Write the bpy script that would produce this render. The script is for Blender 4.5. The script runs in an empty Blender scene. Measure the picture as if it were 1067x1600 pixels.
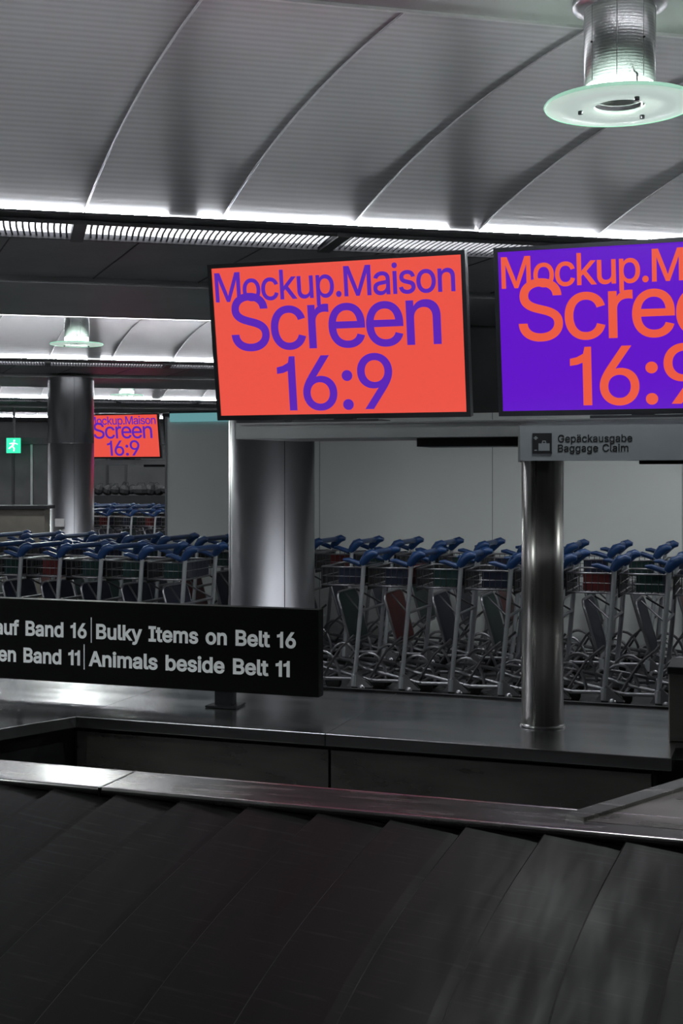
import bpy, math, os, random
from mathutils import Matrix, Vector
from mathutils.geometry import delaunay_2d_cdt
sc = bpy.context.scene
sc.view_settings.view_transform = 'Standard'

# ---------------------------------------------------------------- materials
def srgb(h):
    h = h.lstrip('#')
    o = []
    for i in (0, 2, 4):
        c = int(h[i:i+2], 16) / 255
        o.append(c/12.92 if c <= 0.04045 else ((c+0.055)/1.055)**2.4)
    return (*o, 1)

def mat(name, col, rough=0.5, metal=0.0, emit=None, es=0.0, noise=0.0, nscale=8.0, stretch=(1, 1, 1), bump=0.0, rvar=0.0, spec=None):
    m = bpy.data.materials.new(name)
    m.use_nodes = True
    nt = m.node_tree
    b = nt.nodes['Principled BSDF']
    if isinstance(col, str): col = srgb(col)
    if len(col) == 3: col = (*col, 1)
    b.inputs['Base Color'].default_value = col
    b.inputs['Roughness'].default_value = rough
    b.inputs['Metallic'].default_value = metal
    if spec is not None: b.inputs['Specular IOR Level'].default_value = spec
    if emit is not None:
        if isinstance(emit, str): emit = srgb(emit)
        b.inputs['Emission Color'].default_value = emit
        b.inputs['Emission Strength'].default_value = es
    if noise > 0 or bump > 0 or rvar > 0:
        tc = nt.nodes.new('ShaderNodeTexCoord')
        mp = nt.nodes.new('ShaderNodeMapping')
        mp.inputs['Scale'].default_value = stretch
        nz = nt.nodes.new('ShaderNodeTexNoise')
        nz.inputs['Scale'].default_value = nscale
        nz.inputs['Detail'].default_value = 6
        nt.links.new(tc.outputs['Object'], mp.inputs[0])
        nt.links.new(mp.outputs[0], nz.inputs['Vector'])
        if noise > 0:
            mr = nt.nodes.new('ShaderNodeMapRange')
            mr.inputs['From Min'].default_value = 0.3
            mr.inputs['From Max'].default_value = 0.7
            mr.inputs['To Min'].default_value = 1 - noise
            mr.inputs['To Max'].default_value = 1 + noise
            nt.links.new(nz.outputs['Fac'], mr.inputs['Value'])
            mx = nt.nodes.new('ShaderNodeVectorMath'); mx.operation = 'SCALE'
            mx.inputs[0].default_value = col[:3]
            nt.links.new(mr.outputs[0], mx.inputs['Scale'])
            nt.links.new(mx.outputs[0], b.inputs['Base Color'])
        if rvar > 0:
            m2 = nt.nodes.new('ShaderNodeMapRange')
            m2.inputs['From Min'].default_value = 0.3
            m2.inputs['From Max'].default_value = 0.7
            m2.inputs['To Min'].default_value = max(0.02, rough - rvar)
            m2.inputs['To Max'].default_value = rough + rvar
            nt.links.new(nz.outputs['Fac'], m2.inputs['Value'])
            nt.links.new(m2.outputs[0], b.inputs['Roughness'])
        if bump > 0:
            bp = nt.nodes.new('ShaderNodeBump')
            bp.inputs['Strength'].default_value = bump
            bp.inputs['Distance'].default_value = 0.01
            nt.links.new(nz.outputs['Fac'], bp.inputs['Height'])
            nt.links.new(bp.outputs[0], b.inputs['Normal'])
    return m

def lined(m, axis, period, lo, hi, bump=0.15):
    """multiply the base colour by fine parallel grooves along one object axis"""
    nt = m.node_tree; b = nt.nodes['Principled BSDF']
    tc = nt.nodes.new('ShaderNodeTexCoord'); sp = nt.nodes.new('ShaderNodeSeparateXYZ')
    nt.links.new(tc.outputs['Object'], sp.inputs[0])
    mu = nt.nodes.new('ShaderNodeMath'); mu.operation = 'MULTIPLY'; mu.inputs[1].default_value = 2*math.pi/period
    nt.links.new(sp.outputs[axis], mu.inputs[0])
    si = nt.nodes.new('ShaderNodeMath'); si.operation = 'SINE'
    nt.links.new(mu.outputs[0], si.inputs[0])
    mr = nt.nodes.new('ShaderNodeMapRange')
    mr.inputs['From Min'].default_value = -1; mr.inputs['To Min'].default_value = lo; mr.inputs['To Max'].default_value = hi
    nt.links.new(si.outputs[0], mr.inputs['Value'])
    vm = nt.nodes.new('ShaderNodeVectorMath'); vm.operation = 'SCALE'
    src = b.inputs['Base Color']
    if src.is_linked:
        nt.links.new(src.links[0].from_socket, vm.inputs[0])
    else:
        vm.inputs[0].default_value = src.default_value[:3]
    nt.links.new(mr.outputs[0], vm.inputs['Scale'])
    nt.links.new(vm.outputs[0], src)
    if bump > 0:
        bp = nt.nodes.new('ShaderNodeBump'); bp.inputs['Strength'].default_value = bump; bp.inputs['Distance'].default_value = 0.004
        nt.links.new(si.outputs[0], bp.inputs['Height'])
        nt.links.new(bp.outputs[0], b.inputs['Normal'])
    return m

def scuffed(m, col, stretch, rot, scale=3.0, lo=0.62, hi=0.72, amount=0.6):
    """fine directional scuff marks mixed over the base colour"""
    nt = m.node_tree; b = nt.nodes['Principled BSDF']
    tc = nt.nodes.new('ShaderNodeTexCoord'); mp = nt.nodes.new('ShaderNodeMapping')
    mp.inputs['Rotation'].default_value = (0, 0, rot); mp.inputs['Scale'].default_value = stretch
    nz = nt.nodes.new('ShaderNodeTexNoise'); nz.inputs['Scale'].default_value = scale; nz.inputs['Detail'].default_value = 3
    nt.links.new(tc.outputs['Object'], mp.inputs[0]); nt.links.new(mp.outputs[0], nz.inputs['Vector'])
    mr = nt.nodes.new('ShaderNodeMapRange'); mr.inputs['From Min'].default_value = lo; mr.inputs['From Max'].default_value = hi
    mr.inputs['To Max'].default_value = amount
    nt.links.new(nz.outputs['Fac'], mr.inputs['Value'])
    mx = nt.nodes.new('ShaderNodeMix'); mx.data_type = 'RGBA'
    src = b.inputs['Base Color']
    if src.is_linked: nt.links.new(src.links[0].from_socket, mx.inputs[6])
    else: mx.inputs[6].default_value = src.default_value
    mx.inputs[7].default_value = (*col, 1)
    nt.links.new(mr.outputs[0], mx.inputs[0]); nt.links.new(mx.outputs[2], src)
    return m

M_vault = lined(mat('vault_panel_metal', (0.50, 0.50, 0.51), 0.37, 0.6, noise=0.06, nscale=1.2), 1, 0.06, 0.88, 1.06, 0.03)
M_flat = mat('flat_ceiling_paint', (0.60, 0.62, 0.60), 0.5, 0.0, noise=0.04, nscale=2)
M_rib = mat('seam_rib', (0.62, 0.62, 0.62), 0.35, 0.3, noise=0.05)
M_soff = lined(mat('soffit_dark_panel', (0.30, 0.30, 0.31), 0.5, 0.2, noise=0.1, nscale=2), 1, 0.06, 0.85, 1.1, 0)
M_band = mat('soffit_band_paint', (0.52, 0.54, 0.54), 0.45, 0.1, noise=0.08, nscale=1.5)
M_tube = mat('cove_tube_light', (1, 1, 1), 0.5, emit=(0.93, 0.96, 1, 1), es=105)
M_tube2 = mat('cove_gap_glow', (1, 1, 1), 0.5, emit=(0.93, 0.96, 1, 1), es=2.5)  # dim glowing strips added to bridge the gaps between cove tubes
M_batten = mat('batten_light', (1, 1, 1), 0.5, emit=(0.95, 0.97, 1, 1), es=11)
M_grill = mat('grille_glow', (1, 1, 1), 0.5, emit=(0.93, 0.95, 1, 1), es=12)
M_grillw = mat('grille_reflector', (0.8, 0.8, 0.8), 0.5, 0.0, noise=0.04)
M_fin = mat('grille_fin', (0.12, 0.12, 0.125), 0.4, 0.5, noise=0.1)
M_black = mat('black_plastic', (0.012, 0.013, 0.017), 0.35, noise=0.1)
M_dark = mat('dark_metal', (0.03, 0.03, 0.034), 0.4, 0.4, noise=0.15)
M_floor = mat('floor_stone', (0.07, 0.07, 0.072), 0.3, noise=0.25, nscale=3, rvar=0.08)
M_wall = mat('wall_dark_paint', (0.07, 0.072, 0.075), 0.6, noise=0.3, nscale=1.5)
M_part = mat('partition_paint', (0.80, 0.83, 0.81), 0.55, noise=0.03, nscale=1.2)
M_steel = mat('brushed_steel', (0.33, 0.335, 0.35), 0.34, 0.95, noise=0.06, nscale=3, stretch=(1, 1, 0.25), rvar=0.03)
M_deck = mat('deck_steel', (0.55, 0.55, 0.56), 0.22, 1.0, noise=0.10, nscale=3, stretch=(0.5, 3, 3), rvar=0.05)
M_deckf = mat('deck_front_steel', (0.40, 0.38, 0.36), 0.30, 0.95, noise=0.15, nscale=6, stretch=(0.5, 1, 2), rvar=0.05)
M_rim = scuffed(mat('rim_steel', (0.46, 0.45, 0.45), 0.25, 1.0, noise=0.12, nscale=9, stretch=(0.4, 3, 3), rvar=0.05), (0.62, 0.61, 0.6), (1, 14, 1), 0, 4)
M_rub = scuffed(mat('belt_rubber', (0.0078, 0.0078, 0.0084), 0.52, 0.0, noise=0.35, nscale=7, stretch=(3, 0.5, 1), rvar=0.08, spec=0.18), (0.030, 0.030, 0.031), (2.2, 34, 1), 0.55, 2.5, 0.58, 0.72, 0.7)
M_post = mat('post_steel', (0.44, 0.425, 0.415), 0.30, 0.92, noise=0.35, nscale=26, stretch=(1, 1, 0.004), rvar=0.05)  # stretched noise paints vertical reflection streaks into the steel colour
M_shelf = mat('shelf_aluminium', (0.33, 0.34, 0.35), 0.4, 0.7, noise=0.08, nscale=4)
M_sgn = mat('sign_grey', (0.27, 0.29, 0.325), 0.45, noise=0.04)
M_ink = mat('sign_ink', (0.012, 0.012, 0.015), 0.5)
M_bsign = mat('sign_black', (0.003, 0.003, 0.0035), 0.5, noise=0.1, spec=0.15)
M_wtxt = mat('sign_lettering_glow', (0.80, 0.84, 0.85), 0.5, emit=(0.8, 0.84, 0.85, 1), es=0.14)  # faint glow added to the letter colour to brighten the text
M_chrome = mat('cart_steel', (0.34, 0.34, 0.36), 0.3, 0.9, noise=0.1)
M_tubeL = mat('cart_upright_alu', (0.45, 0.47, 0.50), 0.4, 0.5, noise=0.08)
M_wire = mat('cart_wire', (0.16, 0.16, 0.17), 0.35, 0.8)
M_blue = mat('cart_handle_blue', (0.010, 0.045, 0.15), 0.35, noise=0.1)
M_wheel = mat('cart_wheel', (0.012, 0.012, 0.013), 0.5)
M_pr = mat('cart_board_red', (0.12, 0.016, 0.016), 0.4, noise=0.3, nscale=5)
M_pb = mat('cart_board_blue', (0.012, 0.016, 0.040), 0.4, noise=0.3, nscale=5)
M_pg = mat('cart_board_green', (0.010, 0.036, 0.034), 0.4, noise=0.3, nscale=5)
M_or = mat('display_orange', (0, 0, 0), 0.3, emit='#EA5446', es=1.0)
M_pu = mat('display_purple', (0, 0, 0), 0.3, emit='#6115C6', es=1.0)
M_orT = mat('display_text_orange', (0, 0, 0), 0.3, emit='#EA5A42', es=1.0)
M_puT = mat('display_text_purple', (0, 0, 0), 0.3, emit='#5B26B4', es=1.0)
M_glass = mat('lamp_frosted_glass', (0.75, 0.9, 0.82), 0.35, emit=(0.72, 0.9, 0.80, 1), es=0.55)
M_ledge = mat('lamp_glass_edge', (0.3, 0.6, 0.45), 0.2, emit=(0.5, 0.85, 0.66, 1), es=0.55)
M_bulb = mat('lamp_bulb', (1, 1, 1), 0.5, emit=(0.95, 1, 0.97, 1), es=18)
M_lsh = lined(mat('lamp_shaft_metal', (0.6, 0.6, 0.61), 0.3, 0.9, noise=0.05), 2, 0.012, 0.9, 1.05, 0.05)
M_teal = mat('teal_display', (0, 0, 0), 0.4, emit=(0.12, 0.30, 0.32, 1), es=1.0)
M_green = mat('exit_green', (0, 0.2, 0.1), 0.4, emit=(0.03, 0.75, 0.40, 1), es=1.3)
M_white = mat('exit_white', (0.8, 0.8, 0.8), 0.4, emit=(0.8, 1, 0.9, 1), es=1.3)
M_ctr = mat('counter_laminate', (0.18, 0.165, 0.145), 0.5, noise=0.1)
M_label = mat('paper_label', (0.5, 0.5, 0.5), 0.6, noise=0.1)
M_luggage = mat('dark_luggage', (0.015, 0.015, 0.018), 0.6, noise=0.3)

# ---------------------------------------------------------------- mesh builder
ALPHA = math.atan2(0.327, 0.945)
FR = Matrix.Rotation(-ALPHA, 4, 'Z')                  # carousel frame: x=s, y=t
BETA = math.atan2(0.242, 0.970)
FC = Matrix.Rotation(BETA, 4, 'Z')                    # ceiling frame: x=r, y=q

class MB:
    def __init__(s):
        s.v = []; s.f = []; s.m = []; s.sm = []; s.mats = []
    def add(s, vs, fs, material, M=None, smooth=False):
        if material not in s.mats: s.mats.append(material)
        k = s.mats.index(material); o = len(s.v)
        for v in vs:
            v = Vector(v)
            s.v.append(M @ v if M is not None else v)
        for f in fs:
            s.f.append([i+o for i in f]); s.m.append(k); s.sm.append(smooth)
    def box(s, a, b, material, M=None):
        x0, y0, z0 = a; x1, y1, z1 = b
        vs = [(x0,y0,z0),(x1,y0,z0),(x1,y1,z0),(x0,y1,z0),(x0,y0,z1),(x1,y0,z1),(x1,y1,z1),(x0,y1,z1)]
        fs = [(0,3,2,1),(4,5,6,7),(0,1,5,4),(1,2,6,5),(2,3,7,6),(3,0,4,7)]
        s.add(vs, fs, material, M)
    def prism(s, poly, z0, z1, material, M=None):
        n = len(poly)
        vs = [(p[0], p[1], z0) for p in poly] + [(p[0], p[1], z1) for p in poly]
        fs = [tuple(range(n))[::-1], tuple(range(n, 2*n))]
        for i in range(n):
            j = (i+1) % n
            fs.append((i, j, n+j, n+i))
        s.add(vs, fs, material, M)
    def tube(s, pts, r, material, seg=8, closed=False, M=None):
        pts = [Vector(p) for p in pts]; n = len(pts)
        vs = []; fs = []
        ref = None
        for i, p in enumerate(pts):
            if closed:
                d = pts[(i+1) % n] - pts[i-1]
            else:
                d = pts[min(i+1, n-1)] - pts[max(i-1, 0)]
            d.normalize()
            if ref is None:
                ref = Vector((0, 0, 1)) if abs(d.z) < 0.9 else Vector((1, 0, 0))
            a = (ref - d*ref.dot(d)).normalized(); ref = a
            b = d.cross(a)
            rr = r[i] if isinstance(r, (list, tuple)) else r
            for k in range(seg):
                t = 2*math.pi*k/seg
                vs.append(p + a*math.cos(t)*rr + b*math.sin(t)*rr)
        m = n if closed else n-1
        for i in range(m):
            j = (i+1) % n
            for k in range(seg):
                l = (k+1) % seg
                fs.append((i*seg+k, i*seg+l, j*seg+l, j*seg+k))
        s.add(vs, fs, material, M, True)
        if not closed:
            s.add([vs[k] for k in range(seg)], [tuple(range(seg))[::-1]], material, M)
            s.add([vs[(n-1)*seg+k] for k in range(seg)], [tuple(range(seg))], material, M)
    def lathe(s, prof, c, material, seg=48, M=None, smooth=True, close=False):
        n = len(prof); vs = []; fs = []
        for (r, z) in prof:
            for k in range(seg):
                t = 2*math.pi*k/seg
                vs.append((c[0]+r*math.cos(t), c[1]+r*math.sin(t), c[2]+z))
        for i in range(n if close else n-1):
            j = (i+1) % n
            for k in range(seg):
                l = (k+1) % seg
                fs.append((i*seg+k, i*seg+l, j*seg+l, j*seg+k))
        s.add(vs, fs, material, M, smooth)
    def obj(s, name, M=None, parent=None, bevel=0):
        me = bpy.data.meshes.new(name)
        me.from_pydata([tuple(v) for v in s.v], [], s.f)
        for m in s.mats: me.materials.append(m)
        me.polygons.foreach_set('material_index', s.m)
        me.polygons.foreach_set('use_smooth', s.sm)
        me.update()
        o = bpy.data.objects.new(name, me)
        sc.collection.objects.link(o)
        if M is not None: o.matrix_world = M
        if parent is not None: o.parent = parent
        if bevel:
            md = o.modifiers.new('bevel', 'BEVEL'); md.width = bevel; md.segments = 2; md.limit_method = 'ANGLE'
        return o

# ---------------------------------------------------------------- text
font = None
try:
    for res in ('LOCAL', 'SYSTEM'):
        p = os.path.join(bpy.utils.resource_path(res), 'datafiles', 'fonts', 'Inter.woff2')
        if os.path.exists(p):
            font = bpy.data.fonts.load(p); break
except Exception as e:
    print('font fallback', e)

def outline(body):
    """closed glyph contours (lists of 2D points) of a string"""
    cu = bpy.data.curves.new('tmp_text', 'FONT')
    cu.body = body; cu.size = 1; cu.resolution_u = 5
    cu.fill_mode = 'NONE'
    if font: cu.font = font
    ob = bpy.data.objects.new('tmp_text', cu)
    sc.collection.objects.link(ob)
    bpy.context.view_layer.update()
    me = bpy.data.meshes.new_from_object(ob.evaluated_get(bpy.context.evaluated_depsgraph_get()))
    vs = [(v.co.x, v.co.y) for v in me.vertices]
    nxt = {}
    for e in me.edges:
        a, b = e.vertices
        nxt.setdefault(a, []).append(b); nxt.setdefault(b, []).append(a)
    loops = []; seen = set()
    for st in range(len(vs)):
        if st in seen or st not in nxt: continue
        lp = [st]; seen.add(st); cur = st
        while True:
            c = [x for x in nxt[cur] if x not in seen]
            if not c: break
            c.sort(); cur = c[0]; seen.add(cur); lp.append(cur)
        if len(lp) > 2:
            pts = [vs[i] for i in lp]
            cl = [pts[0]]
            for q_ in pts[1:]:
                if (q_[0]-cl[-1][0])**2+(q_[1]-cl[-1][1])**2 > 1e-8: cl.append(q_)
            if (cl[0][0]-cl[-1][0])**2+(cl[0][1]-cl[-1][1])**2 < 1e-8: cl.pop()
            if len(cl) > 2: loops.append(cl)
    bpy.data.objects.remove(ob); bpy.data.curves.remove(cu); bpy.data.meshes.remove(me)
    return loops

def area(l):
    return 0.5*sum(l[i-1][0]*l[i][1]-l[i][0]*l[i-1][1] for i in range(len(l)))
def bbx(loops): 
    xs = [p[0] for l in loops for p in l]; return min(xs), max(xs)
_H = outline('H')
CAP = max(p[1] for l in _H for p in l) - min(p[1] for l in _H for p in l)
_hh = bbx(outline('HH')); _HHW = _hh[1]-_hh[0]
_sgn = 1 if area(max(_H, key=lambda l: abs(area(l)))) > 0 else -1
_cache = {}
def glyph(c):
    if c in _cache: return _cache[c]
    if c == ' ': r = ([], 0.26)
    elif c == '1':
        k = CAP
        w = 0.125*k
        l = [(0.40*k, 0), (0.40*k, k), (0.40*k-w*0.72, k), (0.285*k, 0.885*k), (0.17*k, 0.825*k), (0.06*k, 0.80*k), (0.06*k, 0.70*k), (0.17*k, 0.715*k), (0.275*k, 0.755*k), (0.275*k, 0)]
        if area(l)*_sgn < 0: l = l[::-1]
        r = ([l], 0.53*k)
    else:
        lp = outline(c)
        b = bbx(outline('H'+c+'H'))
        r = (lp, b[1]-b[0]-_HHW)
    _cache[c] = r
    return r

def fill(loops, off=0.0):
    if not loops: return [], []
    out = []
    for l in loops:
        n = len(l)
        if off:
            m = []
            for i in range(n):
                ax, ay = l[i-1]; bx, by = l[i]; cx, cy = l[(i+1) % n]
                d1 = Vector((bx-ax, by-ay)).normalized(); d2 = Vector((cx-bx, cy-by)).normalized()
                n1 = Vector((d1.y, -d1.x))*_sgn; n2 = Vector((d2.y, -d2.x))*_sgn
                nn_ = (n1+n2)
                if nn_.length < 0.3: nn_ = n1
                nn_.normalize()
                k = 1/max(0.5, nn_.dot(n1))
                m.append((bx+nn_.x*off*k, by+nn_.y*off*k))
            l = m
        out.append(l)
    pts = []; edges = []
    for l in out:
        o = len(pts); n = len(l)
        pts += [Vector(p) for p in l]
        edges += [(o+i, o+(i+1) % n) for i in range(n)]
    v, e, f, *_ = delaunay_2d_cdt(pts, edges, [], 0, 1e-6)
    keep = []
    for t in f:
        cx = sum(v[i].x for i in t)/len(t); cy = sum(v[i].y for i in t)/len(t)
        wn = 0
        for l in out:
            for i in range(len(l)):
                x0, y0 = l[i-1]; x1, y1 = l[i]
                if (y0 <= cy) != (y1 <= cy):
                    s_ = (x1-x0)*(cy-y0)-(cx-x0)*(y1-y0)
                    if y1 > y0 and s_ > 0: wn += 1
                    elif y1 < y0 and s_ < 0: wn -= 1
        if wn != 0: keep.append(tuple(t))
    return [(p.x, p.y) for p in v], keep

def text_mesh(body, off=0.0, track=0.0):
    x = 0; V = []; F = []
    for c in body:
        lp, adv = glyph(c)
        vs, fs = fill(lp, off)
        o = len(V)
        V += [(p[0]+x, p[1]) for p in vs]; F += [tuple(i+o for i in t) for t in fs]
        x += adv + track
    used = sorted({i for t in F for i in t}); rm = {a: i for i, a in enumerate(used)}
    return [V[i] for i in used], [tuple(rm[i] for i in t) for t in F]

def put_text(mb, body, x0, x1, base, cap, material, M, off=0.0, z=0.0, track=0.0):
    vs, fs = text_mesh(body, off, track)
    xa = min(v[0] for v in vs); xb = max(v[0] for v in vs)
    sy = cap/CAP
    if x0 is None: sx = sy; x0 = x1 - (xb-xa)*sx
    elif x1 is None: sx = sy
    else: sx = (x1-x0)/(xb-xa)
    mb.add([((v[0]-xa)*sx+x0, v[1]*sy+base, z) for v in vs], fs, material, M)

# ---------------------------------------------------------------- room shell (ceiling frame)
R0, R1, Q0, Q1, H = -8.0, 11.5, -4.0, 38.0, 3.95
def simple(name, a, b, m, F=FC):
    mb = MB(); mb.box(a, b, m); return mb.obj(name, F)
simple('floor', (R0, Q0, -0.1), (R1, Q1, 0), M_floor)
simple('ceiling', (R0, Q0, H), (R1, Q1, H+0.1), M_wall)
simple('wall_left', (R0-0.1, Q0, -0.1), (R0, Q1, H+0.1), M_wall)
simple('wall_right', (R1, Q0, -0.1), (R1+0.1, Q1, H+0.1), M_wall)
simple('wall_back', (R0, Q1, -0.1), (R1, Q1+0.1, H+0.1), M_wall)
simple('wall_front', (R0, Q0-0.1, -0.1), (R1, Q0, H+0.1), M_wall)

ZS, ZT = 3.10, 3.48
SH = 0.131
def vault(q0, q1, name):
    qc = (q0+q1)/2; hf = 0.29; L = (q1-q0)/2 - hf
    prof = []
    N = 14
    for i in range(N+1):
        d = i/N
        prof.append((q1 - d*L, ZT - (ZT-ZS-0.02)*(1-d)**2.2))
    prof2 = [(q0 + (q1-q), z) for q, z in prof][::-1]
    mb = MB()
    def sheet(pr, m):
        vs = []; fs = []
        n = len(pr); 
        for q, z in pr:
            vs += [(R0, q, z), (R1, q, z)]
        for i in range(n-1):
            fs.append((2*i, 2*i+1, 2*i+3, 2*i+2))
        mb.add(vs, fs, m, None, True)
    sheet(prof, M_vault); sheet(prof2, M_vault)
    mb.box((R0, qc-hf, ZT), (R1, qc+hf, ZT+0.02), M_flat)
    for e in (qc-hf, qc+hf):
        mb.box((R0, e-0.008, ZT-0.012), (R1, e+0.008, ZT), M_rib)
    k = -12
    while True:
        r0 = 0.348 + 0.81*k; k += 1
        if r0 > R1-0.2: break
        for pr in (prof, prof2):
            pts = [(r0 + SH*(q1-q), q, z-0.004) for q, z in pr]
            if pts[0][0] < R0+.05 or pts[-1][0] < R0+.05 or max(p[0] for p in pts) > R1-.05: continue
            mb.tube(pts, 0.0055, M_rib, 6)
    mb.obj(name, FC)
    lt = MB()
    k = -6
    while True:
        g = 0.931 + 1.75*k; k += 1
        if g > R1-1.9: break
        if g < R0+.2: continue
        for yy in (q1-0.03, q0+0.03):
            lt.tube([(g+0.09, yy, ZS+0.033), (g+1.66, yy, ZS+0.033)], 0.014, M_tube, 8)
            lt.tube([(g-0.088, yy, ZS+0.033), (g+0.088, yy, ZS+0.033)], 0.013, M_tube2, 8)
    lt.obj('cove_tube_light', FC)

vaults = [(1.71, 7.65), (12.0, 17.4), (21.95, 26.5), (31.0, 35.5)]
for a, b in vaults: vault(a, b, 'ceiling_vault')

def soffit(q0, q1, grille=True, batten=True):
    mb = MB()
    t = 0.018
    a = q0 - 0.075
    if grille:
        mb.box((R0, a, ZS), (R1, q0+0.10, ZS+t), M_dark)
        g0, g1 = q0+0.10, q0+0.62
        bs = q0+2.35
        mb.box((R0, g1, ZS), (R1, bs, ZS+t), M_soff)
        mb.box((R0, bs, ZS-0.05), (R1, q1+0.075, ZS+t), M_band)
        mb.box((R0, g0, ZS+0.13), (R1, g1, ZS+0.15), M_grill)
        mb.box((R0, g0-0.01, ZS+t), (R1, g0, ZS+0.15), M_dark)
        mb.box((R0, g1, ZS+t), (R1, g1+0.01, ZS+0.15), M_grillw)
        r = -3.0
        while r < 9:
            ph = (r-0.335) % 1.61
            if ph > 0.04:
                mb.box((r, g0, ZS-0.004), (r+0.012, g0+0.26, ZS+0.012), M_fin)
                mb.add([(r, g0+0.26, ZS-0.004), (r+0.012, g0+0.26, ZS-0.004), (r+0.012, g0+0.26, ZS+0.012), (r, g0+0.26, ZS+0.012),
                        (r+0.012, g1, ZS-0.004), (r+0.024, g1, ZS-0.004), (r+0.024, g1, ZS+0.012), (r+0.012, g1, ZS+0.012)],
                       [(0, 1, 5, 4), (1, 2, 6, 5), (2, 3, 7, 6), (3, 0, 4, 7)], M_fin)
            r += 0.037
        k = -3
        while 0.335+1.61*k < 9:
            j = 0.335+1.61*k; k += 1
            mb.box((j-0.04, g0-0.03, ZS-0.03), (j+0.04, g1+0.03, ZS+0.10), M_black)
        mb.box((R0, g0-0.02, ZS-0.02), (R1, g0+0.012, ZS+0.02), M_dark)
        mb.box((R0, g1-0.012, ZS-0.02), (R1, g1+0.02, ZS+0.02), M_dark)
        k = -8
        while True:
            s0 = 0.75+0.81*k; k += 1
            if s0 > R1-.5: break
            if s0 < R0+.5: continue
            mb.tube([(s0, g1+0.02, ZS-0.001), (s0-0.22, bs, ZS-0.001)], 0.006, M_black, 5)
    else:
        mb.box((R0, q0, ZS), (R1, q1+0.075, ZS+t), M_soff)
    mb.obj('ceiling_soffit', FC)
    if batten:
        b = MB()
        b.box((R0+.2, q1+0.077, ZS-0.045), (R1-.2, q1+0.13, ZS-0.01), M_batten)
        b.obj('batten_light', FC)
soffit(Q0, 1.71, False, False)
soffit(7.65, 12.0)
soffit(17.4, 21.95)
soffit(26.5, 31.0)
mb = MB(); mb.box((R0, 35.43, ZS), (R1, Q1, ZS+.02), M_soff); mb.obj('ceiling_soffit', FC)

# ---------------------------------------------------------------- round glass pendant lamps
def lamp(r, q, en):
    mb = MB()
    mb.lathe([(0.0, 0), (0.185, 0), (0.185, -0.022), (0.15, -0.03), (0.0, -0.03)], (0, 0, 0), M_lsh, 48)
    mb.lathe([(0.14, -0.03), (0.14, -0.335), (0.128, -0.335), (0.128, -0.06)], (0, 0, 0), M_lsh, 64)
    for k in range(8):
        t = 2*math.pi*k/8+.25
        c, s_ = math.cos(t), math.sin(t)
        mb.tube([(0.1395*c, 0.1395*s_, -0.035), (0.1395*c, 0.1395*s_, -0.33)], 0.0016, M_shelf, 5)
        if k % 2 == 0: mb.tube([(0.138*c, 0.138*s_, -0.18), (0.146*c, 0.146*s_, -0.18)], 0.004, M_dark, 8)
    mb.lathe([(0.126, -0.335), (0.126, -0.375), (0.108, -0.375), (0.108, -0.335)], (0, 0, 0), M_bulb, 48, close=True)
    mb.lathe([(0.0, -0.12), (0.10, -0.12), (0.10, -0.385), (0.104, -0.385), (0.104, -0.12)], (0, 0, 0), M_lsh, 48)
    mb.lathe([(0.10, -0.405), (0.20, -0.412), (0.295, -0.405), (0.295, -0.415), (0.20, -0.424), (0.10, -0.417)], (0, 0, 0), M_glass, 72, close=True)
    mb.lathe([(0.2955, -0.403), (0.300, -0.410), (0.2955, -0.418)], (0, 0, 0), M_ledge, 72)
    for k in range(3):
        t = 2*math.pi*k/3+0.5
        c, s_ = math.cos(t), math.sin(t)
        mb.tube([(0.155*c, 0.155*s_, -0.33), (0.155*c, 0.155*s_, -0.432)], 0.005, M_lsh, 8)
        mb.tube([(0.155*c, 0.155*s_, -0.42), (0.155*c, 0.155*s_, -0.434)], 0.010, M_dark, 12)
        mb.tube([(0.135*c, 0.135*s_, -0.32), (0.155*c, 0.155*s_, -0.33)], 0.005, M_lsh, 8)
    M = FC @ Matrix.Translation((r, q, ZT-0.002))
    o = mb.obj('pendant_lamp', M)
    ld = bpy.data.lights.new('lamp_light', 'SPOT'); ld.energy = en; ld.shadow_soft_size = 0.05
    ld.spot_size = 3.0; ld.spot_blend = 0.25
    ld.color = (0.93, 1, 0.96)
    lo = bpy.data.objects.new('lamp_light', ld); sc.collection.objects.link(lo)
    lo.parent = o; lo.location = (0, 0, -0.44)
for r, q, en in ((2.31, 4.68, 72), (-2.5, 4.68, 80), (7.1, 4.68, 80), (0.6, 14.8, 130), (6.2, 14.8, 80), (1.9, 24.2, 130), (-3.5, 24.2, 130)):
    lamp(r, q, en)

# ---------------------------------------------------------------- round steel columns
def column(x, y, name='steel_column'):
    mb = MB()
    prof = [(0.36, 0), (0.36, 0.10), (0.345, 0.11), (0.345, 2.05), (0.339, 2.052), (0.339, 2.06), (0.345, 2.062), (0.345, 3.045)]
    mb.lathe(prof, (0, 0, 0), M_steel, 72)
    for t in (-70, 20, 110, 200):
        c, s_ = math.cos(math.radians(t)), math.sin(math.radians(t))
        mb.tube([(0.345*c, 0.345*s_, 0.11), (0.345*c, 0.345*s_, 3.04)], 0.003, M_dark, 5)
    return mb.obj(name, Matrix.Translation((x, y, 0)))
column(-0.561, 10.3)
column(-4.10, 19.4)
simple('notice_plate', (-4.26, 19.03, 1.13-0.32), (-4.12, 19.05, 1.13-0.20), M_label, Matrix.Identity(4))

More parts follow.
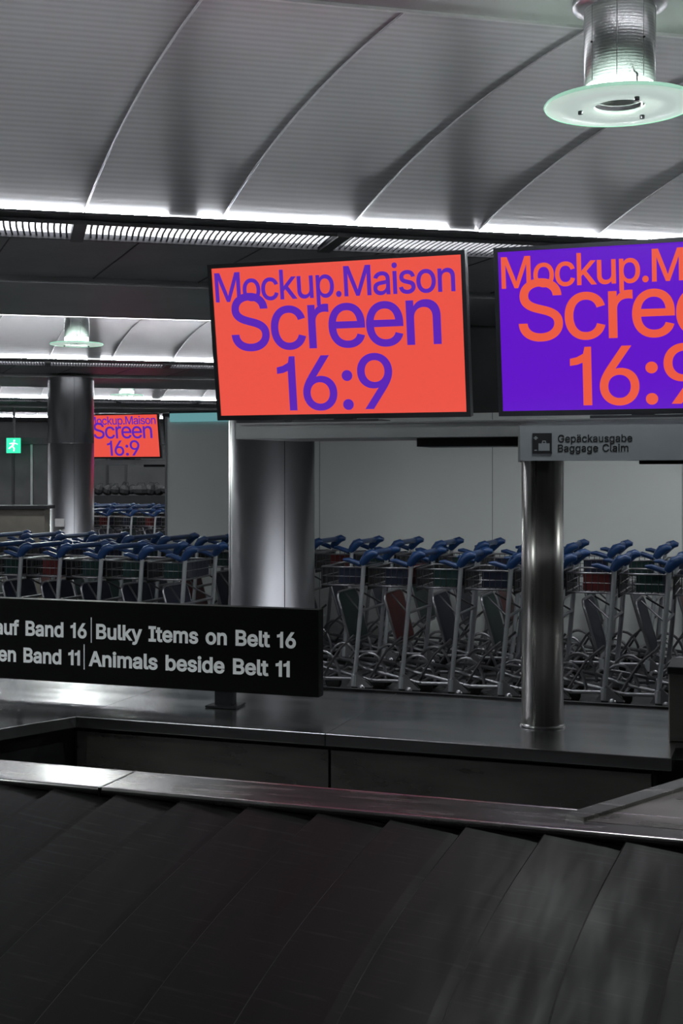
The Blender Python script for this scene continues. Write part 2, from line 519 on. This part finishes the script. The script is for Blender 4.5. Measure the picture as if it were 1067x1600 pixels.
# ---------------------------------------------------------------- partition wall + upper dark wall
mb = MB()
TW = 10.95
mb.box((-5.54, TW, 0), (3.2, TW+0.12, 2.13), M_part)
mb.box((-5.56, TW-0.01, 0), (-5.54, TW+0.13, 2.14), M_shelf)
for s_ in (-4.0, -2.40, -0.8, 0.8, 2.4):
    mb.box((s_-0.003, TW-0.0015, 0), (s_+0.003, TW+0.001, 2.13), M_sgn)
mb.box((-5.56, TW-0.02, 0), (3.2, TW, 0.10), M_dark)
mb.box((-5.50, TW-0.03, 2.09), (-4.75, TW+0.0, 2.17), M_teal); mb.box((-5.52, TW, 2.13), (-4.7, TW+0.1, 2.19), M_dark)
mb.obj('wall_partition', FR)
simple('wall_upper', (2.13, 11.85, 0), (R1, 11.95, 3.049), M_wall)

# ---------------------------------------------------------------- monitors
def monitor(mb, s0, t0, z0, bg, fg, zshelf, W=1.306, Hh=0.776, a=math.asin(0.124/0.776)):
    up = Vector((0, -math.sin(a), math.cos(a))); right = Vector((1, 0, 0)); nrm = right.cross(up)
    M = Matrix(((right.x, up.x, nrm.x, s0), (right.y, up.y, nrm.y, t0), (right.z, up.z, nrm.z, z0), (0, 0, 0, 1)))
    bz = 0.020
    mb.box((0, 0, -0.05), (W, Hh, -0.008), M_black, M)
    mb.box((0, 0, -0.008), (W, 0.024, 0.004), M_black, M)
    mb.box((0, Hh-bz, -0.008), (W, Hh, 0.004), M_black, M)
    mb.box((0, 0.024, -0.008), (bz, Hh-bz, 0.004), M_black, M)
    mb.box((W-bz, 0.024, -0.008), (W, Hh-bz, 0.004), M_black, M)
    x0, x1, y0, y1 = bz, W-bz, 0.024, Hh-bz
    mb.box((x0, y0, -0.008), (x1, y1, -0.003), bg, M)
    dw, dh = x1-x0, y1-y0
    U = lambda u: x0+u*dw
    V = lambda v: y1-v*dh
    if fg is not M_black:
        put_text(mb, 'Mockup.Maison', U(0.010), U(0.975), V(0.225), 0.190*dh, fg, M, 0.008, -0.0020, -0.035)
        put_text(mb, 'Screen', U(0.068), U(0.915), V(0.555), 0.372*dh, fg, M, 0.006, -0.0014, -0.045)
        put_text(mb, '16:9', U(0.250), U(0.718), V(0.968), 0.356*dh, fg, M, 0.006, -0.0008, -0.05)
    mb.box((W*0.25, 0.12, -0.10), (W*0.75, Hh*0.8, -0.05), M_dark, M)
    c = s0+W/2
    mb.box((c-0.22, t0-0.08, zshelf+0.001), (c+0.22, t0+0.12, zshelf+0.022), M_black)
    mb.box((c-0.05, t0+0.05, zshelf+0.022), (c+0.05, t0+0.11, zshelf+0.45), M_black)
def stand(mb, sx0, sx1, t, z=1.84):
    mb.prism([(sx0, t), (sx1, t), (sx1, t+0.55), (sx0+0.10, t+0.55)], z-0.075, z, M_shelf)
    mb.box((sx0+0.03, t-0.006, z-0.012), (sx1, t, z-0.004), M_chrome)
    mb.box((sx0+0.86, t+0.12, z-0.115), (sx1-0.2, t+0.38, z-0.075), M_dark)
def post(mb, s_, t_, z0, z1, R=0.099):
    T = Matrix.Translation((s_, t_, 0))
    mb.lathe([(0, z0), (R, z0), (R, z1), (0, z1)], (0, 0, 0), M_post, 72, T)
    mb.lathe([(0, 0.012), (R+0.006, 0.012), (R+0.012, 0.0), (0, 0)], (0, 0, z0), M_deck, 48, T)
mb = MB(); monitor(mb, -2.702, 5.90, 1.868, M_or, M_puT, 1.84); mb.obj('monitor', FR)
mb = MB(); monitor(mb, -1.262, 5.90, 1.868, M_pu, M_orT, 1.84); mb.obj('monitor', FR)
mb = MB(); stand(mb, -2.47, 0.03, 5.60); mb.obj('monitor_shelf', FR)
mb = MB(); post(mb, 0, 0, 0.402, 1.724); mb.obj('steel_post', FR @ Matrix.Translation((-1.09, 6.08, 0)))
mb = MB()
monitor(mb, -10.81, 18.57, 1.85, M_or, M_puT, 1.82, 1.306, 0.73)
monitor(mb, -9.42, 18.57, 1.85, M_black, M_black, 1.82, 1.306, 0.73)
stand(mb, -10.6, -8.2, 18.3, 1.82)
post(mb, -9.4, 18.75, 0.0, 1.70)
mb.obj('display_stand', FR)

# baggage claim sign
mb = MB()
ts = 5.49
mb.box((-1.082, ts, 1.656), (-0.05, ts+0.10, 1.806), M_sgn)
mb.box((-1.090, ts-0.004, 1.650), (-1.082, ts+0.10, 1.81), M_shelf)
mb.box((-0.58, ts+0.03, 1.640), (-0.05, ts+0.10, 1.656), M_dark)
PM = Matrix(((1, 0, 0, 0.015), (0, 0, -1, ts-0.001), (0, 1, 0, 0.003), (0, 0, 0, 1)))
put_text(mb, 'Gepäckausgabe', -0.933, -0.620, 1.7315, 0.031, M_ink, PM, 0.012)
put_text(mb, 'Baggage Claim', -0.933, -0.636, 1.6905, 0.031, M_ink, PM, 0.012)
X0 = -1.027
mb.box((X0, ts-0.003, 1.686), (X0+0.083, ts, 1.774), M_ink)
P2 = Matrix(((1, 0, 0, X0), (0, 0, -1, ts-0.0035), (0, 1, 0, 1.686), (0, 0, 0, 1)))
def pq(*v): mb.add([(a, b, v[-1]) for a, b in v[:-1]], [tuple(range(len(v)-1))], v_m, P2)
v_m = M_sgn
pq((0.026, 0.012), (0.074, 0.012), (0.074, 0.044), (0.026, 0.044), 0)
pq((0.040, 0.044), (0.060, 0.044), (0.057, 0.056), (0.043, 0.056), 0)
pq((0.010, 0.060), (0.018, 0.060), (0.018, 0.075), (0.010, 0.075), 0)
pq((0.005, 0.065), (0.023, 0.065), (0.023, 0.070), (0.005, 0.070), 0)
pq((0.008, 0.012), (0.020, 0.012), (0.020, 0.017), (0.008, 0.017), 0)
v_m = M_ink
pq((0.044, 0.046), (0.056, 0.046), (0.054, 0.052), (0.046, 0.052), 0.0003)
mb.obj('baggage_claim_sign', FR)

# ---------------------------------------------------------------- steel deck of the conveyor island
mb = MB()
DZ = 0.40
top = [(-0.45, 5.55), (-0.45, 5.78), (-0.15, 5.86), (-0.15, 6.70), (-7.0, 6.70), (-7.0, 4.05), (-3.98, 4.05), (-3.31, 5.55)]
body = [(-0.53, 5.63), (-0.53, 5.85), (-0.23, 5.92), (-0.23, 6.62), (-6.9, 6.62), (-6.9, 4.15), (-4.04, 4.15), (-3.36, 5.63)]
mb.prism(top[::-1], DZ-0.055, DZ, M_deck)
mb.prism(body[::-1], 0, DZ-0.055, M_dark)
for a, b in ((-3.34, -2.006), (-1.994, -0.54)):
    mb.box((a, 5.61, 0.02), (b, 5.63, DZ-0.085), M_deckf)
mb.box((-2.003, 5.546, DZ-0.056), (-1.997, 6.70, DZ+0.0008), M_dark)
mb.box((-3.313, 5.548, DZ-0.056), (-3.307, 6.70, DZ+0.0008), M_dark)
mb.box((-7.0, 6.70, DZ-0.10), (-0.15, 6.73, DZ+0.012), M_dark)
mb.obj('steel_deck', FR, bevel=0.004)
mb = MB()
mb.box((-0.492, 5.90, 0.402), (-0.22, 6.20, 0.725), M_deckf)
mb.box((-0.498, 5.895, 0.70), (-0.215, 6.205, 0.735), M_dark)
mb.obj('control_box', FR, bevel=0.006)

# ---------------------------------------------------------------- black information sign
mb = MB()
t0 = 6.0
mb.box((-4.75, t0, 0.482), (-2.198, t0+0.07, 0.919), M_bsign)
PM = Matrix(((1, 0, 0, 0), (0, 0, -1, t0-0.001), (0, 1, 0, 0), (0, 0, 0, 1)))
B = 0.026
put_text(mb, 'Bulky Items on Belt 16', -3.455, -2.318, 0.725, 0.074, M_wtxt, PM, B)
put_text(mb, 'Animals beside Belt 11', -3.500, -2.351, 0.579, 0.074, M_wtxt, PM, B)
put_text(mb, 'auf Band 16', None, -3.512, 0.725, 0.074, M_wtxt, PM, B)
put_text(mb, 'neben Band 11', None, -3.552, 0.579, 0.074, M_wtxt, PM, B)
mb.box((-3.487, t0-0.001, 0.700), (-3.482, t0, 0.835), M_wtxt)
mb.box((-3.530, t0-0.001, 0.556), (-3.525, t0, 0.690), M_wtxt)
for s_ in (-2.72, -4.3):
    mb.box((s_-0.05, t0+0.01, 0.41), (s_+0.05, t0+0.06, 0.49), M_black)
    mb.prism([(s_-0.085, t0-0.03), (s_+0.085, t0-0.03), (s_+0.075, t0+0.12), (s_-0.075, t0+0.12)], 0.402, 0.412, M_black)
mb.obj('information_sign', FR)

# ---------------------------------------------------------------- baggage carousel (sloped slat belt with steel rim)
mb = MB()
RZ = 0.60; TN, TF = 3.61, 3.83
a0, a1 = -6.0, 1.6
mb.box((a0, TN, RZ-0.03), (a1, TF, RZ), M_rim)
mb.box((a0, TN+0.03, 0.0), (a1, TF-0.05, RZ-0.03), M_dark)
mb.tube([(a0, TN, RZ-0.012), (a1, TN, RZ-0.012)], 0.014, M_rim, 10)
mb.tube([(a0, TF, RZ-0.012), (a1, TF, RZ-0.012)], 0.014, M_rim, 10)
for j in (-2.06, 1.1, -4.1):
    mb.box((j-0.003, TN-0.016, RZ-0.03), (j+0.003, TF+0.016, RZ+0.0015), M_dark)
def st(x, y): return (0.945*x-0.327*y, 0.327*x+0.945*y)
p0 = Vector(st(0.686, 3.687)); p1 = Vector(st(1.085, 4.065)); d = (p1-p0).normalized(); nn = Vector((-d.y, d.x))
e = p0 + d*2.6
w = 0.05
mb.prism([tuple(p0-nn*w*.3), tuple(e-nn*w*.3), tuple(e+nn*w), tuple(p0+nn*w)], RZ-0.02, RZ+0.012, M_rim)
mb.prism([tuple(p0), (p0.x+3.5, p0.y-0.02), (p0.x+3.5, e.y), tuple(e)], RZ-0.03, RZ+0.001, M_deckf)
SL = 0.2166
step = 0.2265
tl = 2.42
base = -1.547 - 20*step
def edge(s_, t):
    f = (TN - t)/(TN-tl)
    return s_ - 0.053*(TN-t) - 0.035*math.sin(math.pi*min(1, max(0, f)))
for i in range(34):
    sa = base + i*step
    if sa > 1.3: break
    vs = []; fs = []; n = 14
    for j in range(n+1):
        t = TN + 0.01 - (TN+0.01-tl)*j/n
        z = RZ - 0.032 - SL*(TN-t)
        xa = edge(sa, t); xb = edge(sa+step, t)
        hi = 0.020
        vs += [(xa, t, z-0.02), (xa, t, z+hi-0.005), (xa+0.006, t, z+hi), (xb-0.035, t, z+0.005), (xb+0.02, t, z-0.002), (xb+0.02, t, z-0.02)]
    for j in range(n):
        for c in range(6):
            c2 = (c+1) % 6
            fs.append((j*6+c, j*6+c2, (j+1)*6+c2, (j+1)*6+c))
    fs.append((0, 1, 2, 3, 4, 5)); fs.append(tuple(n*6+q for q in range(6))[::-1])
    mb.add(vs, fs, M_rub)
zo = RZ-0.032-SL*(TN-tl)
mb.box((a0, tl-0.10, zo-0.05), (a1, tl+0.03, zo+0.02), M_black)
mb.box((a0, tl-0.06, 0), (a1, tl, zo-0.05), M_deckf)
mb.obj('baggage_carousel', FR)

# ---------------------------------------------------------------- luggage carts
def cart_mesh(board, board2, name):
    mb = MB()
    yn, yf = -0.28, 0.28
    mb.tube([(0.02, yn-0.03, 1.015), (0.03, yn+0.08, 1.03), (0.03, yf-0.08, 1.03), (0.02, yf+0.03, 1.015)], 0.021, M_blue, 10)
    for y in (yn, yf):
        mb.tube([(-0.02, y, 0.955), (0.0, y, 0.985), (0.03, y, 1.02), (0.065, y, 1.035), (0.10, y, 1.030)], [0.024, 0.033, 0.038, 0.032, 0.015], M_blue, 10)
        mb.tube([(-0.03, y, 0.955), (-0.12, y, 0.985), (-0.16, y, 0.985)], [0.02, 0.018, 0.010], M_blue, 8)
        mb.tube([(-0.005, y, 0.97), (-0.03, y, 0.62), (-0.075, y, 0.14)], 0.0165, M_tubeL, 10)
        mb.tube([(-0.075, y, 0.17), (-0.078, y, 0.09)], 0.026, M_tubeL, 10)
        mb.tube([(-0.06, y, 0.14), (-0.30, y*0.95, 0.13), (-0.70, y*0.75, 0.20), (-0.80, y*0.55, 0.22)], 0.014, M_chrome, 8)
        mb.add([(-0.13, y-0.018, 0.085), (0.06, y-0.018, 0.085), (-0.06, y-0.018, 0.19), (-0.13, y+0.018, 0.085), (0.06, y+0.018, 0.085), (-0.06, y+0.018, 0.19)],
               [(0, 1, 2), (5, 4, 3), (0, 3, 4, 1), (1, 4, 5, 2), (2, 5, 3, 0)], M_chrome)
        mb.tube([(-0.075, y, 0.45), (-0.20, y*0.9, 0.34), (-0.33, y*0.9, 0.13)], 0.009, M_wire, 6)
        lp = []
        for k in range(13):
            a = math.pi*k/12
            lp.append((-0.33+0.13*math.cos(a), y*0.85, 0.12+0.20*math.sin(a)))
        mb.tube(lp, 0.011, M_chrome, 8)
        Wm = Matrix.Translation((-0.02, y, 0.075)) @ Matrix.Rotation(math.pi/2, 4, 'X')
        mb.lathe([(0, -0.016), (0.03, -0.016), (0.05, -0.014), (0.074, -0.012), (0.075, 0.012), (0.05, 0.014), (0.03, 0.016), (0, 0.016)], (0, 0, 0), M_wheel, 20, Wm)
        mb.lathe([(0, -0.020), (0.025, -0.019), (0.027, 0.019), (0, 0.02)], (0, 0, 0), M_chrome, 14, Wm)
    for x, z in ((-0.07, 0.14), (-0.30, 0.13), (-0.03, 0.62)):
        mb.tube([(x, yn, z), (x, yf, z)], 0.011, M_chrome, 8)
    mb.tube([(-0.80, 0.15, 0.22), (-0.86, 0.08, 0.23), (-0.86, -0.08, 0.23), (-0.80, -0.15, 0.22)], 0.014, M_chrome, 8)
    mb.tube([(-0.72, -0.2, 0.20), (-0.72, 0.2, 0.20)], 0.010, M_chrome, 6)
    mb.tube([(-0.72, 0, 0.20), (-0.70, 0, 0.13)], 0.014, M_chrome, 8)
    Wm = Matrix.Translation((-0.69, 0, 0.062)) @ Matrix.Rotation(math.pi/2, 4, 'X')
    mb.lathe([(0, -0.016), (0.05, -0.015), (0.062, -0.01), (0.062, 0.01), (0.05, 0.015), (0, 0.016)], (0, 0, 0), M_wheel, 20, Wm)
    bx0, bx1, bz0, bz1 = -0.33, -0.035, 0.80, 0.93
    for z in (bz0, (bz0+bz1)/2, bz1):
        mb.tube([(bx0, yn+.03, z), (bx1, yn+.03, z), (bx1, yf-.03, z), (bx0, yf-.03, z)], 0.0065 if z != (bz0+bz1)/2 else 0.003, M_chrome, 6, closed=True)
    for k in range(8):
        x = bx0 + (bx1-bx0)*k/7
        mb.tube([(x, yn+.03, bz1), (x, yn+.03, bz0), (x, yf-.03, bz0), (x, yf-.03, bz1)], 0.003, M_wire, 5)
    for k in range(7):
        y = yn+.03+(yf-yn-.06)*k/6
        mb.tube([(bx0, y, bz1), (bx0, y, bz0), (bx1, y, bz0), (bx1, y, bz1)], 0.003, M_wire, 5)
    mb.box((bx1-0.014, yn+.06, bz0+0.01), (bx1-0.006, yf-.06, bz1+0.01), board)
    mb.box((bx0+0.10, yn+.10, bz0+0.008), (bx1-0.02, yn+.112, bz1-0.004), board2)
    mb.box((bx0-0.012, yn+.04, bz0-0.03), (bx0-0.004, yf-.04, bz1-0.01), M_wheel)
    a = math.radians(-16)
    Pm = Matrix.Translation((-0.18, 0, 0.56)) @ Matrix.Rotation(a, 4, 'Y')
    hw, hh, rc = 0.215, 0.19, 0.06
    out = []
    for cx, cy, st0 in ((hw-rc, hh-rc, 0), (-hw+rc, hh-rc, 90), (-hw+rc, -hh+rc, 180), (hw-rc, -hh+rc, 270)):
        for k in range(5):
            t = math.radians(st0+90*k/4)
            out.append((0, cx+rc*math.cos(t), cy+rc*math.sin(t)))
    mb.tube(out, 0.010, M_chrome, 6, closed=True, M=Pm)
    for dx in (-0.006, 0.006):
        mb.add([(dx, p[1]*0.97, p[2]*0.97) for p in out], [tuple(range(len(out)))], board, Pm)
    mb.tube([(-0.12, yn, 0.40), (-0.12, yf, 0.40)], 0.008, M_wire, 6)
    mb.tube([(-0.03, yn, 0.62), (-0.20, -0.14, 0.74)], 0.007, M_wire, 6)
    mb.tube([(-0.03, yf, 0.62), (-0.20, 0.14, 0.74)], 0.007, M_wire, 6)
    o = mb.obj(name)
    me = o.data
    bpy.data.objects.remove(o)
    return me
CM = [cart_mesh(M_pr, M_pb, 'cart_red'), cart_mesh(M_pb, M_pg, 'cart_blue'), cart_mesh(M_pg, M_pb, 'cart_green'), cart_mesh(M_pb, M_pr, 'cart_redside')]
random.seed(4)
def cart(s_, t_, k):
    o = bpy.data.objects.new('luggage_cart', CM[k]); sc.collection.objects.link(o)
    o.matrix_world = FR @ Matrix.Translation((s_, t_+random.uniform(-0.01, 0.01), 0)) @ Matrix.Rotation(random.uniform(-0.02, 0.02), 4, 'Z')
seq = [0, 1, 2, 1, 3, 2, 1, 1, 0, 1, 2, 1]
i = 0
s_ = 0.7
while s_ > -6.9:
    if s_ > -3.1 or s_ < -4.22: cart(s_, 8.93, seq[(i*5+3) % 12])
    s_ -= 0.352; i += 1
s_ = 0.5
while s_ > -7.2:
    cart(s_, 10.3, seq[(i*7+1) % 12]); s_ -= 0.352; i += 1
s_ = -8.6
far = [3, 0, 1, 3, 2, 3]
while s_ > -12.6:
    cart(s_, 17.7, far[i % 6]); cart(s_+0.15, 19.6, far[(i+2) % 6]); cart(s_+0.1, 20.6, 1); s_ -= 0.40; i += 1

# ---------------------------------------------------------------- far left background
I4 = Matrix.Identity(4)
mb = MB()
mb.box((-7.2, 15.6, 0), (-3.62, 15.9, 1.17), M_ctr)
mb.box((-7.25, 15.55, 1.17), (-3.57, 15.95, 1.21), M_dark)
mb.obj('service_counter', I4)
mb = MB()
mb.box((-9.5, 28.6, 0), (-3.0, 28.8, 2.35), M_wall)
for k in range(9):
    x = -8.2+0.42*k
    mb.box((x, 28.56, 0), (x+0.05, 28.6, 2.3), M_shelf if k % 3 == 0 else M_dark)
mb.box((-9.5, 28.5, 2.25), (-3.0, 28.6, 2.4), M_dark)
mb.obj('glazed_screen_wall', I4)
mb = MB()
mb.box((-7.33, 28.0, 2.05), (-7.03, 28.06, 2.38), M_green)
E = Matrix(((.9, 0, 0, -7.17), (0, 0, -1, 27.995), (0, .9, 0, 2.215), (0, 0, 0, 1)))
def q(vs): mb.add([(x, y, 0) for x, y in vs], [tuple(range(len(vs)))], M_white, E)
q([(-.01, .09), (.03, .09), (.04, .13), (-.0, .14)])
q([(-.03, .07), (.03, .07), (.0, -.02), (-.05, -.01)])
q([(-.05, -.01), (-.02, -.02), (.03, -.06), (.0, -.08)])
q([(0.0, -.08), (.03, -.06), (.02, -.14), (-.01, -.14)])
q([(-.05, .0), (-.03, -.03), (-.11, -.09), (-.13, -.07)])
q([(.02, .07), (.03, .04), (.10, .02), (.10, .04)])
q([(-.03, .07), (-.04, .04), (-.10, .03), (-.10, .055)])
mb.box((-7.19, 28.02, 2.38), (-7.15, 28.04, 3.04), M_dark)
mb.obj('exit_sign', I4)
mb = MB()
random.seed(9)
for k in range(10):
    x = -5.0+0.17*k
    T = Matrix.Translation((x, 25.42+0.04*(k % 3), 1.27)) @ Matrix.Rotation(random.uniform(-.5, .5), 4, 'Y') @ Matrix.Diagonal((random.uniform(.8, 1.5), 1, random.uniform(.7, 1.3), 1))
    mb.lathe([(0, -0.10), (0.06, -0.09), (0.11, -0.05), (0.12, 0.02), (0.07, 0.08), (0.03, 0.10), (0, 0.10)], (0, 0, 0), M_luggage, 9, T, smooth=False)
    mb.tube([(-.06, 0, .08), (-.04, 0, .14), (.04, 0, .15), (.06, 0, .08)], 0.009, M_luggage, 6, M=T)
mb.box((-5.2, 25.25, 0), (-3.1, 25.6, 1.17), M_dark)
mb.obj('bag_rack', I4)

# ---------------------------------------------------------------- world and camera
w = bpy.data.worlds.new('world'); sc.world = w; w.use_nodes = True
w.node_tree.nodes['Background'].inputs[0].default_value = (0.5, 0.55, 0.6, 1)
w.node_tree.nodes['Background'].inputs[1].default_value = 0.05
cd = bpy.data.cameras.new('camera'); co = bpy.data.objects.new('camera', cd); sc.collection.objects.link(co)
co.location = (0, 0, 1.6); co.rotation_euler = (math.radians(90), 0, 0)
cd.sensor_fit = 'VERTICAL'; cd.sensor_height = 36; cd.sensor_width = 24; cd.lens = 45; cd.shift_y = -0.0375
cd.clip_end = 200
sc.camera = co
